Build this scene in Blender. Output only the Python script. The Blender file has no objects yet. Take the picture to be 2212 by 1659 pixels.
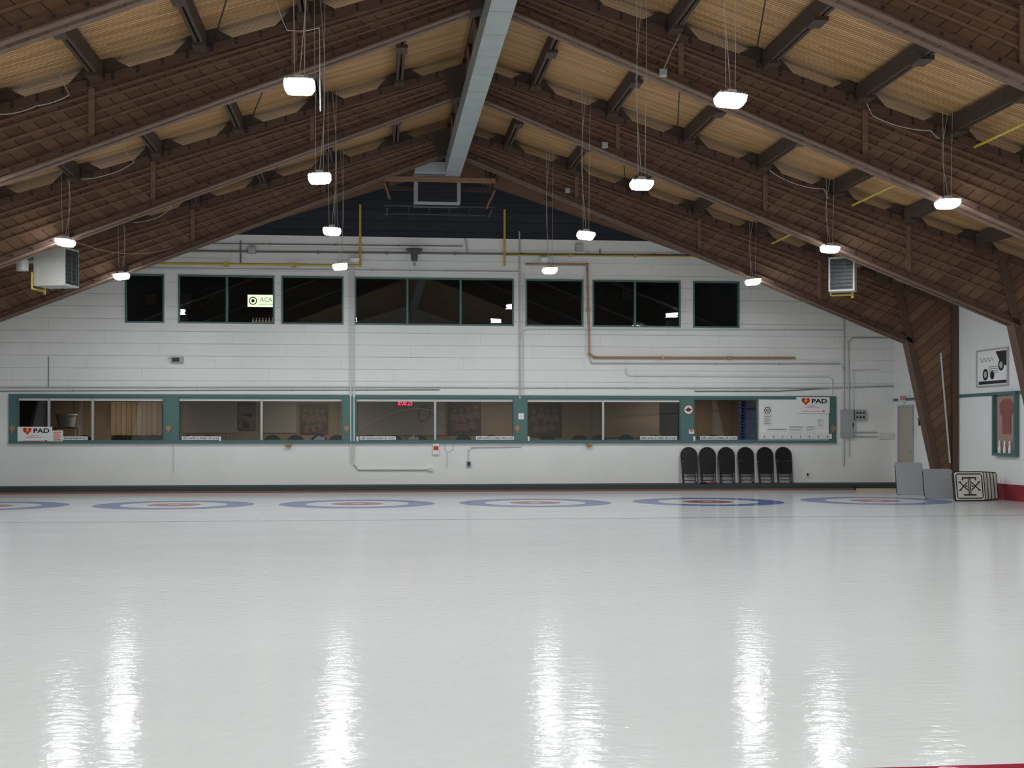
import bpy, bmesh, math, random
from mathutils import Matrix, Vector
random.seed(7)
sc=bpy.context.scene
COL=sc.collection
F=2750.0; H=1.72; HY=932.0; CX=1106.0
TH=math.atan(291/F); C=math.cos(TH); S=math.sin(TH)
XR=1.92; HW=13.8; XL=XR-HW; XW=XR+HW
YW=37.5
def ray(px,py):
    t=(px-CX)/F; s=(HY-py)/F
    return (t*C+S, -t*S+C, s)
def onY(px,py,Y):
    d=ray(px,py); k=Y/d[1]; return Vector((k*d[0],Y,H+k*d[2]))
def onX(px,py,X):
    d=ray(px,py); k=X/d[0]; return Vector((X,k*d[1],H+k*d[2]))
def RY(x0,x1,y0,y1,Y):
    xm=(x0+x1)/2; ym=(y0+y1)/2
    return onY(x0,ym,Y).x,onY(x1,ym,Y).x,onY(xm,y1,Y).z,onY(xm,y0,Y).z
# ---------------- materials
def nd(nt,t,**k):
    n=nt.nodes.new(t)
    for a,b in k.items(): setattr(n,a,b)
    return n
def setin(nt,sock,v):
    if isinstance(v,(int,float)): sock.default_value=v
    elif isinstance(v,(tuple,list)): sock.default_value=v
    else: nt.links.new(v,sock)
def MA(nt,op,a,b=None):
    n=nd(nt,'ShaderNodeMath',operation=op); setin(nt,n.inputs[0],a)
    if b is not None: setin(nt,n.inputs[1],b)
    return n.outputs[0]
def MIX(nt,f,a,b,bt='MIX'):
    n=nd(nt,'ShaderNodeMix',data_type='RGBA',blend_type=bt)
    setin(nt,n.inputs[0],f); setin(nt,n.inputs[6],a); setin(nt,n.inputs[7],b)
    return n.outputs[2]
def c4(c): return (c[0],c[1],c[2],1)
def base(name):
    m=bpy.data.materials.new(name); m.use_nodes=True
    nt=m.node_tree; p=nt.nodes['Principled BSDF']; return m,nt,p
def pm(name,col,rough=.5,metal=0,var=.12,scale=4,bump=0,em=0,emc=None,stretch=(1,1,1),spec=.5):
    m,nt,p=base(name)
    tc=nd(nt,'ShaderNodeTexCoord'); mp=nd(nt,'ShaderNodeMapping'); mp.inputs['Scale'].default_value=stretch
    nt.links.new(tc.outputs['Object'],mp.inputs['Vector'])
    no=nd(nt,'ShaderNodeTexNoise'); no.inputs['Scale'].default_value=scale; no.inputs['Detail'].default_value=4
    nt.links.new(mp.outputs[0],no.inputs['Vector'])
    a=[max(0,c*(1-var)) for c in col]; b=[min(1,c*(1+var)) for c in col]
    nt.links.new(MIX(nt,no.outputs[0],c4(a),c4(b)),p.inputs['Base Color'])
    p.inputs['Roughness'].default_value=rough; p.inputs['Metallic'].default_value=metal
    p.inputs['Specular IOR Level'].default_value=spec
    if bump:
        bp=nd(nt,'ShaderNodeBump'); bp.inputs['Strength'].default_value=bump; bp.inputs['Distance'].default_value=.02
        nt.links.new(no.outputs[0],bp.inputs['Height']); nt.links.new(bp.outputs[0],p.inputs['Normal'])
    if em:
        p.inputs['Emission Color'].default_value=c4(emc or col); p.inputs['Emission Strength'].default_value=em
    return m
def planks(name,kx,kz,ky,width,c1,c2,gd=.35,gw=.06,absx=False,gs=(2,2,2),rough=.6,lenj=0):
    m,nt,p=base(name)
    tc=nd(nt,'ShaderNodeTexCoord'); sp=nd(nt,'ShaderNodeSeparateXYZ'); nt.links.new(tc.outputs['Object'],sp.inputs[0])
    x=sp.outputs[0]
    if absx: x=MA(nt,'ABSOLUTE',x)
    q=MA(nt,'ADD',MA(nt,'ADD',MA(nt,'MULTIPLY',x,kx),MA(nt,'MULTIPLY',sp.outputs[1],ky)),MA(nt,'MULTIPLY',sp.outputs[2],kz))
    q=MA(nt,'DIVIDE',MA(nt,'ADD',q,500.),width)
    idn=MA(nt,'FLOOR',q); fr=MA(nt,'FRACT',q)
    wn=nd(nt,'ShaderNodeTexWhiteNoise',noise_dimensions='2D')
    cb=nd(nt,'ShaderNodeCombineXYZ'); nt.links.new(idn,cb.inputs[0])
    if lenj:
        o=MA(nt,'ADD',MA(nt,'DIVIDE',sp.outputs[0],lenj),MA(nt,'MULTIPLY',idn,.37)); nt.links.new(MA(nt,'FLOOR',o),cb.inputs[1])
    nt.links.new(cb.outputs[0],wn.inputs['Vector'])
    mp=nd(nt,'ShaderNodeMapping'); mp.inputs['Scale'].default_value=gs; nt.links.new(tc.outputs['Object'],mp.inputs[0])
    no=nd(nt,'ShaderNodeTexNoise'); no.inputs['Scale'].default_value=1; no.inputs['Detail'].default_value=5; nt.links.new(mp.outputs[0],no.inputs['Vector'])
    f=MA(nt,'ADD',MA(nt,'MULTIPLY',wn.outputs[0],.75),MA(nt,'MULTIPLY',MA(nt,'SUBTRACT',no.outputs[0],.25),.6))
    col=MIX(nt,f,c4(c1),c4(c2))
    g=MA(nt,'LESS_THAN',fr,gw)
    col=MIX(nt,g,col,(c2[0]*gd,c2[1]*gd,c2[2]*gd,1))
    nt.links.new(col,p.inputs['Base Color']); p.inputs['Roughness'].default_value=rough
    p.inputs['Specular IOR Level'].default_value=.25
    bp=nd(nt,'ShaderNodeBump'); bp.inputs['Strength'].default_value=.4; bp.inputs['Distance'].default_value=.01
    nt.links.new(MA(nt,'SUBTRACT',1.,g),bp.inputs['Height']); nt.links.new(bp.outputs[0],p.inputs['Normal'])
    return m
a=math.radians(-50)
MWEB=planks('web_boards',math.cos(a),math.sin(a),0,.22,(.225,.132,.082),(.125,.070,.045),gd=.35,gw=.07,absx=True,gs=(3,3,9))
MDECK=planks('deck_boards',0,0,1,.075,(.60,.365,.175),(.34,.19,.082),gd=.3,gw=.22,gs=(1.2,16,1.2),lenj=2.6)
MCH=pm('chord_wood',(.105,.062,.045),.6,var=.4,scale=3,stretch=(1,4,8),spec=.25)
MCH2=pm('rail_wood',(.18,.108,.07),.6,var=.4,scale=3,stretch=(1,4,8),spec=.25)
MLIP=pm('lip_wood',(.15,.098,.07),.6,var=.35,scale=3,stretch=(1,4,8),spec=.2)
MPUR=pm('purlin_wood',(.068,.048,.038),.65,var=.4,scale=3,stretch=(8,1,8),spec=.2)
MBR=pm('brown_beam',(.26,.14,.08),.6,var=.3,scale=3)
MBLK=pm('black_paint',(.012,.012,.014),.45,var=.2)
MBLKG=pm('black_vinyl',(.010,.010,.012),.30,var=.2,spec=.4)
MDK=pm('dark_steel',(.03,.03,.035),.5,metal=.3)
MNAVY=planks('dark_gable_boards',0,1,0,.3,(.034,.037,.048),(.022,.024,.032),gd=.3,gw=.05)
MTEAL=pm('teal_paint',(.07,.16,.15),.45,var=.15)
MWHT=pm('white_paint',(.74,.745,.73),.5,var=.04)
MPAPER=pm('paper_white',(.80,.81,.80),.6,var=.03)
MGRY=pm('grey_enamel',(.36,.39,.39),.45,var=.06)
MFIX=pm('fixture_white',(.72,.74,.75),.45,var=.05)
MCND=pm('conduit_grey',(.48,.49,.48),.4,metal=.2,var=.08)
MCNW=pm('conduit_white',(.66,.66,.64),.45,var=.06)
MCRD=pm('cord_grey',(.42,.41,.38),.5,var=.06)
MWIRE=pm('steel_wire',(.42,.39,.35),.5,var=.1)
MCAB=pm('dark_cable',(.16,.16,.16),.5)
MYEL=pm('gas_pipe_yellow',(.50,.38,.06),.5,var=.15)
MCOP=pm('copper_pipe',(.42,.25,.15),.4,metal=.3,var=.2)
MGAL=pm('galvanised',(.34,.38,.375),.45,metal=.3,var=.22,scale=2.5)
MRED=pm('red_paint',(.25,.025,.04),.5)
MREDT=pm('red_ink',(.6,.015,.02),.5)
MYELB=pm('yellow_ink',(.9,.6,.05),.5)
MBLU=pm('blue_plastic',(.03,.12,.5),.4)
MORG=pm('copper_disc',(.36,.21,.11),.5,var=.25)
MBEI=pm('heater_enamel',(.42,.415,.39),.45,var=.05)
MTBL=pm('table_vinyl',(.38,.40,.42),.5,var=.08)
MCREAM=pm('emblem_cream',(.66,.64,.57),.5,var=.06)
MTAN=pm('lounge_wall',(.44,.35,.27),.7,var=.08,scale=1.5)
MTAN2=planks('lounge_panels',1,0,0,1.2,(.46,.37,.28),(.38,.30,.22),gd=.5,gw=.015)
MCUR=planks('curtain',1,0,0,.16,(.46,.36,.26),(.36,.27,.18),gd=.6,gw=.15)
MPHO=pm('photo_print',(.10,.075,.06),.4,var=.9,scale=9)
MPOR=pm('portrait_tone',(.24,.15,.115),.5,var=.4,scale=12)
MGR2=pm('banner_grey',(.48,.44,.39),.6,var=.05)
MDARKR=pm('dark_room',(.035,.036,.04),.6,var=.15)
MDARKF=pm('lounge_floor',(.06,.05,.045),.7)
MCHL=pm('chair_vinyl',(.03,.025,.025),.35)
MEMI=pm('led_lens',(1,1,1),.3,em=50,emc=(.93,.97,1.0))
MSIGN=pm('lit_sign',(.7,.8,.6),.3,em=1.8,emc=(.80,.92,.60))
MSIGT=pm('lit_sign_green',(.1,.3,.2),.3,em=.5,emc=(.12,.45,.25))
MSIGR=pm('lit_sign_red',(.5,.05,.05),.3,em=.6,emc=(.6,.08,.05))
MCLK=pm('clock_red',(1,.05,.05),.3,em=4,emc=(1,.03,.09))
MKERB=pm('black_rubber',(.025,.035,.037),.7)
MKERBR=pm('kerb_wood',(.17,.075,.055),.6,var=.2,stretch=(1,6,6))
MCARP=pm('walkway_carpet',(.035,.05,.052),.9,var=.2,scale=30)
MPLY=pm('plywood',(.55,.40,.24),.6,var=.15,stretch=(1,5,1))
MRJ=pm('red_jersey',(.26,.09,.075),.7,var=.2)
MSPK=pm('speaker_grey',(.07,.07,.075),.5)
MNOTE=pm('note_grey',(.70,.71,.70),.6,var=.03)
def siding():
    m,nt,p=base('white_siding')
    tc=nd(nt,'ShaderNodeTexCoord'); sp=nd(nt,'ShaderNodeSeparateXYZ'); nt.links.new(tc.outputs['Object'],sp.inputs[0])
    z=sp.outputs[2]; q=MA(nt,'DIVIDE',MA(nt,'ADD',z,.02),.355); fr=MA(nt,'FRACT',q); idn=MA(nt,'FLOOR',q)
    g=MA(nt,'MULTIPLY',MA(nt,'LESS_THAN',fr,.055),MA(nt,'GREATER_THAN',z,2.85))
    n1=nd(nt,'ShaderNodeTexNoise'); n1.inputs['Scale'].default_value=.7; n1.inputs['Detail'].default_value=6; nt.links.new(tc.outputs['Object'],n1.inputs['Vector'])
    n2=nd(nt,'ShaderNodeTexNoise'); n2.inputs['Scale'].default_value=1.1
    cb=nd(nt,'ShaderNodeCombineXYZ'); nt.links.new(MA(nt,'MULTIPLY',sp.outputs[0],.35),cb.inputs[0]); nt.links.new(MA(nt,'MULTIPLY',idn,7.3),cb.inputs[2]); nt.links.new(cb.outputs[0],n2.inputs['Vector'])
    wn=nd(nt,'ShaderNodeTexWhiteNoise',noise_dimensions='1D'); nt.links.new(idn,wn.inputs['W'])
    col=MIX(nt,n1.outputs[0],(.72,.725,.71,1),(.89,.895,.88,1))
    col=MIX(nt,MA(nt,'MULTIPLY',wn.outputs[0],.10),col,(.6,.6,.58,1))
    gf=MA(nt,'MULTIPLY',g,MA(nt,'MAXIMUM',MA(nt,'ADD',MA(nt,'MULTIPLY',n2.outputs[0],1.8),-.35),0.))
    col=MIX(nt,gf,col,(.42,.41,.39,1))
    o=MA(nt,'ADD',MA(nt,'DIVIDE',sp.outputs[0],3.6),MA(nt,'MULTIPLY',idn,.43))
    j=MA(nt,'MULTIPLY',MA(nt,'LESS_THAN',MA(nt,'FRACT',o),.004),MA(nt,'GREATER_THAN',z,2.85))
    col=MIX(nt,MA(nt,'MULTIPLY',j,.4),col,(.45,.44,.42,1))
    nt.links.new(col,p.inputs['Base Color']); p.inputs['Roughness'].default_value=.5
    bp=nd(nt,'ShaderNodeBump'); bp.inputs['Strength'].default_value=.4; bp.inputs['Distance'].default_value=.01
    nt.links.new(MA(nt,'SUBTRACT',1.,g),bp.inputs['Height']); nt.links.new(bp.outputs[0],p.inputs['Normal'])
    return m
MSID=siding()
MSMOOTH=pm('white_block_paint',(.78,.79,.785),.55,var=.06,scale=1)
def ice():
    m,nt,p=base('curling_ice')
    tc=nd(nt,'ShaderNodeTexCoord'); sp=nd(nt,'ShaderNodeSeparateXYZ'); nt.links.new(tc.outputs['Object'],sp.inputs[0])
    x,y=sp.outputs[0],sp.outputs[1]
    u=MA(nt,'SUBTRACT',x,1.66)
    t=MA(nt,'DIVIDE',MA(nt,'ADD',u,12.78),4.26)
    dx=MA(nt,'MULTIPLY',MA(nt,'SUBTRACT',MA(nt,'FRACT',t),.5),4.26)
    dy=MA(nt,'SUBTRACT',y,30.5)
    r=MA(nt,'SQRT',MA(nt,'ADD',MA(nt,'MULTIPLY',dx,dx),MA(nt,'MULTIPLY',dy,dy)))
    out=MA(nt,'GREATER_THAN',MA(nt,'ABSOLUTE',u),12.78)
    r=MA(nt,'ADD',MA(nt,'DIVIDE',r,2.5),out)
    cr=nd(nt,'ShaderNodeValToRGB'); cr.color_ramp.interpolation='CONSTANT'
    W=(.655,.69,.70,1)
    e=cr.color_ramp.elements; e[0].position=0; e[0].color=W; e[1].position=.061; e[1].color=(.36,.10,.115,1)
    for ps,cc in ((.244,W),(.488,(.12,.175,.40,1)),(.732,W)):
        q=e.new(ps); q.color=cc
    nt.links.new(r,cr.inputs[0])
    mp=nd(nt,'ShaderNodeMapping'); mp.inputs['Scale'].default_value=(.35,.9,1); nt.links.new(tc.outputs['Object'],mp.inputs[0])
    n1=nd(nt,'ShaderNodeTexNoise'); n1.inputs['Scale'].default_value=1.; n1.inputs['Detail'].default_value=8; n1.inputs['Roughness'].default_value=.65; nt.links.new(mp.outputs[0],n1.inputs['Vector'])
    st=MIX(nt,n1.outputs[0],(.93,.935,.935,1),(1,1,1,1))
    col=MIX(nt,1.,cr.outputs[0],st,'MULTIPLY')
    hog=MA(nt,'LESS_THAN',MA(nt,'ABSOLUTE',MA(nt,'SUBTRACT',y,24.85)),.05)
    col=MIX(nt,MA(nt,'MULTIPLY',hog,.8),col,(.08,.08,.1,1))
    red=MA(nt,'LESS_THAN',MA(nt,'ABSOLUTE',MA(nt,'SUBTRACT',y,6.17)),.11)
    col=MIX(nt,red,col,(.28,.02,.05,1))
    nt.links.new(col,p.inputs['Base Color'])
    mr=nd(nt,'ShaderNodeMapRange'); mr.inputs[1].default_value=.3; mr.inputs[2].default_value=.7; mr.inputs[3].default_value=.085; mr.inputs[4].default_value=.12
    nt.links.new(n1.outputs[0],mr.inputs[0]); nt.links.new(mr.outputs[0],p.inputs['Roughness'])
    p.inputs['IOR'].default_value=1.31; p.inputs['Specular IOR Level'].default_value=.10
    mp2=nd(nt,'ShaderNodeMapping'); mp2.inputs['Scale'].default_value=(7,11,1); nt.links.new(tc.outputs['Object'],mp2.inputs[0])
    n2=nd(nt,'ShaderNodeTexNoise'); n2.inputs['Scale'].default_value=1; n2.inputs['Detail'].default_value=5; nt.links.new(mp2.outputs[0],n2.inputs['Vector'])
    bp=nd(nt,'ShaderNodeBump'); bp.inputs['Strength'].default_value=.45; bp.inputs['Distance'].default_value=.01
    nt.links.new(n2.outputs[0],bp.inputs['Height']); nt.links.new(bp.outputs[0],p.inputs['Normal'])
    return m
MICE=ice()
def glass(name,tint,g):
    m=bpy.data.materials.new(name); m.use_nodes=True; nt=m.node_tree; nt.nodes.clear()
    o=nd(nt,'ShaderNodeOutputMaterial'); mx=nd(nt,'ShaderNodeMixShader'); tr=nd(nt,'ShaderNodeBsdfTransparent'); gl=nd(nt,'ShaderNodeBsdfGlossy')
    tr.inputs[0].default_value=c4(tint); gl.inputs['Roughness'].default_value=.01
    fr=nd(nt,'ShaderNodeFresnel'); fr.inputs[0].default_value=1.5
    tc=nd(nt,'ShaderNodeTexCoord'); no=nd(nt,'ShaderNodeTexNoise'); no.inputs['Scale'].default_value=1.5; nt.links.new(tc.outputs['Object'],no.inputs['Vector'])
    nt.links.new(MA(nt,'ADD',MA(nt,'MULTIPLY',fr.outputs[0],1.),MA(nt,'MULTIPLY',no.outputs[0],g)),mx.inputs[0])
    nt.links.new(tr.outputs[0],mx.inputs[1]); nt.links.new(gl.outputs[0],mx.inputs[2]); nt.links.new(mx.outputs[0],o.inputs[0])
    return m
MGLS=glass('window_glass',(.82,.84,.84),.01)
# ---------------- builder
class B:
    def __init__(s): s.v=[]; s.f=[]; s.m=[]; s.T=Matrix.Identity(4)
    def add(s,vs,fs,mi=0):
        o=len(s.v); s.v+= [s.T@Vector(v) for v in vs]
        for f in fs: s.f.append([i+o for i in f]); s.m.append(mi)
    def box(s,x0,x1,y0,y1,z0,z1,mi=0):
        s.add([(x0,y0,z0),(x1,y0,z0),(x1,y1,z0),(x0,y1,z0),(x0,y0,z1),(x1,y0,z1),(x1,y1,z1),(x0,y1,z1)],
              [(0,3,2,1),(4,5,6,7),(0,1,5,4),(1,2,6,5),(2,3,7,6),(3,0,4,7)],mi); return s
    def prism(s,pts,y0,y1,mi=0):
        n=len(pts)
        s.add([(p[0],y0,p[1]) for p in pts]+[(p[0],y1,p[1]) for p in pts],
              [list(range(n)),list(range(2*n-1,n-1,-1))]+[(i,i+n,(i+1)%n+n,(i+1)%n) for i in range(n)],mi); return s
    def cyl(s,p0,p1,r,n=10,mi=0,r2=None):
        p0=Vector(p0);p1=Vector(p1);d=(p1-p0)
        if d.length<1e-6: return s
        d.normalize(); r2=r if r2 is None else r2
        u=d.orthogonal().normalized(); w=d.cross(u)
        vs=[p0+(u*math.cos(2*math.pi*i/n)+w*math.sin(2*math.pi*i/n))*r for i in range(n)]
        vs+=[p1+(u*math.cos(2*math.pi*i/n)+w*math.sin(2*math.pi*i/n))*r2 for i in range(n)]
        s.add(vs,[list(range(n)),list(range(n,2*n))]+[(i,(i+1)%n,(i+1)%n+n,i+n) for i in range(n)],mi); return s
    def tube(s,pts,r,n=8,mi=0):
        for i in range(len(pts)-1): s.cyl(pts[i],pts[i+1],r,n,mi)
        return s
    def lathe(s,c,prof,n=16,mi=0):
        c=Vector(c); vs=[]
        for r,z in prof:
            for i in range(n): vs.append(c+Vector((r*math.cos(2*math.pi*i/n),r*math.sin(2*math.pi*i/n),z)))
        fs=[]
        for k in range(len(prof)-1):
            for i in range(n): fs.append((k*n+i,k*n+(i+1)%n,(k+1)*n+(i+1)%n,(k+1)*n+i))
        fs.append(list(range(n))); fs.append([len(prof)*n-n+i for i in range(n)])
        s.add(vs,fs,mi); return s
WL={}
def props(o,label,cat,group,kind):
    if label: o['label']=label
    if cat: o['category']=cat
    if group: o['group']=group
    if kind: o['kind']=kind
def E(name,loc,label,cat,group=None,parent=None,kind=None):
    o=bpy.data.objects.new(name,None); o.empty_display_size=.1; COL.objects.link(o)
    loc=Vector(loc); WL[o]=loc
    if parent: o.parent=parent; o.location=loc-WL[parent]
    else: o.location=loc
    props(o,label,cat,group,kind); return o
def fin(b,name,mats,parent=None,origin=None,label=None,cat=None,group=None,kind=None,smooth=False):
    if not isinstance(mats,(list,tuple)): mats=[mats]
    if origin is None:
        xs=[v.x for v in b.v];ys=[v.y for v in b.v];zs=[v.z for v in b.v]
        origin=Vector(((min(xs)+max(xs))/2,(min(ys)+max(ys))/2,min(zs)))
    origin=Vector(origin)
    me=bpy.data.meshes.new(name); me.from_pydata([tuple(v-origin) for v in b.v],[],b.f)
    for i,f in enumerate(me.polygons): f.material_index=b.m[i]; f.use_smooth=False
    bm=bmesh.new(); bm.from_mesh(me); bmesh.ops.recalc_face_normals(bm,faces=bm.faces); bm.to_mesh(me); bm.free()
    if smooth:
        for f in me.polygons: f.use_smooth=True
        try: me.set_sharp_from_angle(angle=math.radians(40))
        except Exception: pass
    for m in mats: me.materials.append(m)
    o=bpy.data.objects.new(name,me); COL.objects.link(o); WL[o]=origin
    if parent: o.parent=parent; o.location=origin-WL[parent]
    else: o.location=origin
    props(o,label,cat,group,kind); return o
def dup(root,dv,parent=None):
    n=root.copy(); COL.objects.link(n)
    if parent: n.parent=parent
    else: n.location=root.location+Vector(dv)
    WL[n]=WL[root]+Vector(dv)
    for ch in root.children: dup(ch,dv,n)
    return n
def text(s,x0,x1,z0,z1,Y,mat,parent,bold=.012,name='lettering',dep=.004):
    cu=bpy.data.curves.new('t','FONT'); cu.body=s; cu.size=1; cu.extrude=.01; cu.offset=bold; cu.resolution_u=3
    t=bpy.data.objects.new('t',cu); COL.objects.link(t)
    dg=bpy.context.evaluated_depsgraph_get(); me=bpy.data.meshes.new_from_object(t.evaluated_get(dg))
    bpy.data.objects.remove(t)
    xs=[v.co.x for v in me.vertices]; ys=[v.co.y for v in me.vertices]
    ax,bx,ay,by=min(xs),max(xs),min(ys),max(ys)
    b=B(); vs=[]
    for v in me.vertices:
        fx=(v.co.x-ax)/(bx-ax); fy=(v.co.y-ay)/(by-ay)
        vs.append((x0+fx*(x1-x0),Y-(dep if v.co.z>0 else 0),z0+fy*(z1-z0)))
    b.add(vs,[list(p.vertices) for p in me.polygons]); bpy.data.meshes.remove(me)
    return fin(b,name,mat,parent)
def heart(b,cx,cz,r,y0,y1,mi=0):
    pts=[]
    for i in range(28):
        t=2*math.pi*i/28
        pts.append((cx+r*(16*math.sin(t)**3)/16,cz+r*(13*math.cos(t)-5*math.cos(2*t)-2*math.cos(3*t)-math.cos(4*t))/16))
    b.prism(pts,y0,y1,mi)
# ---------------- shell
zt=lambda u:9.65-.321*u
zb=lambda u:8.99-.394*u
zd=lambda u:9.9-.321*u
fl=B().box(XL,XW,-8,36.25,-.12,0); fin(fl,'floor',MICE,origin=(0,0,0),label='glossy white curling ice sheet with painted target rings',kind='structure')
w=B(); w.box(XL+.01,XW-.01,36.3,YW-.005,-.12,.17); fin(w,'raised_walkway',MCARP,label='raised dark carpeted walkway along the end of the ice',cat='walkway')
k=B(); k.box(XL+.01,13.95,36.2,36.299,.055,.185,0); k.box(XL+.01,13.95,36.17,36.299,0,.055,1)
fin(k,'kerb',[MKERB,MKERBR],label='black rubber kerb with red-brown wooden base strip beside the ice',cat='kerb')
c=B()
for s in (-1,1):
    c.prism([(XR,zd(0)),(XR+s*14.0,zd(14.0)),(XR+s*14.0,zd(14.0)+.12),(XR,zd(0)+.12)],-8,38)
fin(c,'ceiling',MDECK,origin=(0,0,0),label='gabled roof deck of narrow tan timber boards',kind='structure')
def slab(name,x0,x1,y0,y1,z0,z1,mat,label):
    return fin(B().box(x0,x1,y0,y1,z0,z1),name,mat,label=label,kind='structure')
slab('wall_right',XW,XW+.15,-8,YW,0,5.5,MSMOOTH,'white painted side wall of the rink')
slab('wall_left',XL-.15,XL,-8,YW,0,5.5,MSMOOTH,'white painted side wall of the rink')
g=B(); g.prism([(XL,0),(XW,0),(XW,5.45),(XR,9.88),(XL,5.45)],-8.15,-8); fin(g,'wall_front',MSMOOTH,label='white end wall behind the near end of the ice',kind='structure')
LZ0,LZ1=1.44,2.70
UZ0,UZ1=4.84,6.24
low=[(38,355,[105,200]),(385,740,[565]),(768,1110,[940]),(1137,1470,[1303]),(1497,1637,[])]
upp=[(270,355,[]),(385,593,[490]),(608,742,[]),(766,1110,[880,995]),(1135,1260,[]),(1280,1470,[1372]),(1497,1597,[])]
wx=lambda px,z: onY(px,HY-(z-H)*F/37.6,YW).x
ZT=7.42; uT=(9.9-ZT)/.321
wb=B(); wb.prism([(XL,0),(XW,0),(XW,zd(HW)),(XR+uT,ZT),(XR-uT,ZT),(XL,zd(HW))],YW,YW+.16)
wo=fin(wb,'wall_back',MSID,origin=(0,YW,0),label='white painted horizontal board end wall with rows of windows',kind='structure')
cb=B()
for a0,a1,_ in low: cb.box(wx(a0,2),wx(a1,2),YW-.3,YW+.4,LZ0,LZ1)
for a0,a1,_ in upp: cb.box(wx(a0,5.5),wx(a1,5.5),YW-.3,YW+.4,UZ0,UZ1)
co=fin(cb,'cut',MSID,origin=(0,YW,0))
md=wo.modifiers.new('b','BOOLEAN'); md.operation='DIFFERENCE'; md.object=co; md.solver='EXACT'
dg=bpy.context.evaluated_depsgraph_get(); nm=bpy.data.meshes.new_from_object(wo.evaluated_get(dg))
wo.modifiers.clear(); wo.data=nm; bpy.data.objects.remove(co)
gb=B(); gb.prism([(XR-uT,ZT+.01),(XR+uT,ZT+.01),(XR,zd(0)-.01)],YW+.02,YW+.18)
fin(gb,'wall_gable',MNAVY,origin=(0,YW,0),label='dark blue-black painted gable above the white end wall',kind='structure')
def win(i,a0,a1,mul,z0,z1,fw,lab,blind=False):
    zc=(z0+z1)/2; x0,x1=wx(a0,zc),wx(a1,zc)
    e=E('window_%d'%i,((x0+x1)/2,YW+.05,z0),lab,None,kind='structure')
    b=B(); y0,y1=YW-.03,YW+.12
    b.box(x0,x1,y0,y1,z0,z0+fw); b.box(x0,x1,y0,y1,z1-fw,z1); b.box(x0,x0+fw,y0,y1,z0+fw,z1-fw); b.box(x1-fw,x1,y0,y1,z0+fw,z1-fw)
    fin(b,'window_frame',MTEAL,e)
    ed=[x0+fw]+[wx(q,zc) for q in mul]+[x1-fw]
    for q in ed[1:-1]:
        fin(B().box(q-.03,q+.03,YW,YW+.11,z0+fw,z1-fw),'mullion',MTEAL if z0>4 else MCND,e)
    for j in range(len(ed)-1):
        fin(B().box(ed[j]+.03*(j>0),ed[j+1]-.03*(j<len(ed)-2),YW+.055,YW+.061,z0+fw,z1-fw),'glass_pane',MGLS,e)
    if blind: fin(B().box(x0+fw,x1-fw,YW+.02,YW+.05,z1-fw-.07,z1-fw),'blind_valance',MCNW,e,label='pale rolled blind')
    return e
n=1
for a0,a1,m_ in low: win(n,a0,a1,m_,LZ0,LZ1,.03,'wide teal-framed lounge viewing window above the ice',n<5); n+=1
for a0,a1,m_ in upp: win(n,a0,a1,m_,UZ0,UZ1,.045,'dark upstairs viewing window with slim teal frame'); n+=1
tn=1
def trim(b,lab,mat=MTEAL):
    global tn
    o=fin(b,'trim_%d'%tn,mat,label=lab,kind='structure'); tn+=1; return o
XA,XB=wx(20,2),wx(1805,2)
trim(B().box(XA,XB,YW-.05,YW-.001,LZ1,2.79),'teal painted head board over the lounge windows')
trim(B().box(XA,XB,YW-.09,YW-.001,1.375,LZ0),'teal painted sill under the lounge windows')
posts=[(20,38),(355,385),(740,768),(1110,1137),(1470,1497),(1790,1805)]
for p0,p1 in posts:
    trim(B().box(wx(p0,2),wx(p1,2),YW-.055,YW-.001,LZ0,LZ1),'teal painted post between lounge windows')
trim(B().box(XW-.03,XW,-8,YW,2.64,2.72),'thin teal painted stripe along the side wall')
fin(B().box(XW-.05,XW,-8,31.9,0,.40),'baseboard_right',MRED,label='red padded board along the side wall base',kind='structure')
# ------- lounge rooms
slab('wall_lounge_back',XL,XW,42.0,42.1,.5,3.1,MTAN2,'beige panelled back wall of the lounge')
slab('wall_lounge_left',XL-.1,XL,YW+.2,42.0,.5,3.1,MTAN,'beige lounge side wall')
slab('wall_lounge_right',XW,XW+.1,YW+.2,42.0,.5,3.1,MTAN,'beige lounge side wall')
fin(B().box(XL,XW,YW+.17,42.1,.4,.5),'floor_lounge',MDARKF,label='dark lounge carpet',kind='structure')
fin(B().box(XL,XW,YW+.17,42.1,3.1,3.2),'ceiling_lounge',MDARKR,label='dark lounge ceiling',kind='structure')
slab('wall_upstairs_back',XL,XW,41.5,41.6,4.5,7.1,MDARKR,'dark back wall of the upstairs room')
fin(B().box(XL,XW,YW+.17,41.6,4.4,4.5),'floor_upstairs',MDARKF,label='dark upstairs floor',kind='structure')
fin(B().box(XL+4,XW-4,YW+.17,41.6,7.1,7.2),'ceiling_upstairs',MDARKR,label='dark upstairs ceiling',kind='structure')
def area(name,loc,sx,sy,pw,col=(1,1,1),parent=None):
    l=bpy.data.lights.new(name,'AREA'); l.shape='RECTANGLE'; l.size=sx; l.size_y=sy; l.energy=pw; l.color=col
    o=bpy.data.objects.new(name,l); COL.objects.link(o)
    if parent: o.parent=parent; o.location=Vector(loc)-WL[parent]
    else: o.location=loc
    return o
for i,x in enumerate((-8,-2,4,10)):
    e=E('lounge_lamp',(x,40.0,3.04),'flat warm ceiling lamp panel in the lounge','ceiling lamp','lounge ceiling lamps')
    fin(B().box(x-.6,x+.6,39.85,40.15,3.04,3.1),'lamp_body',MCNW,e)
    area('lamp_light',(x,40.0,3.02),1.6,.4,34,(1,.84,.68),e)
def flat(name,r,Y,mat,label,cat,th=.02,parent=None):
    x0,x1,z0,z1=RY(*r,Y)
    return fin(B().box(x0,x1,Y-th,Y,z0,z1),name,mat,parent,label=label,cat=cat)
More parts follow.
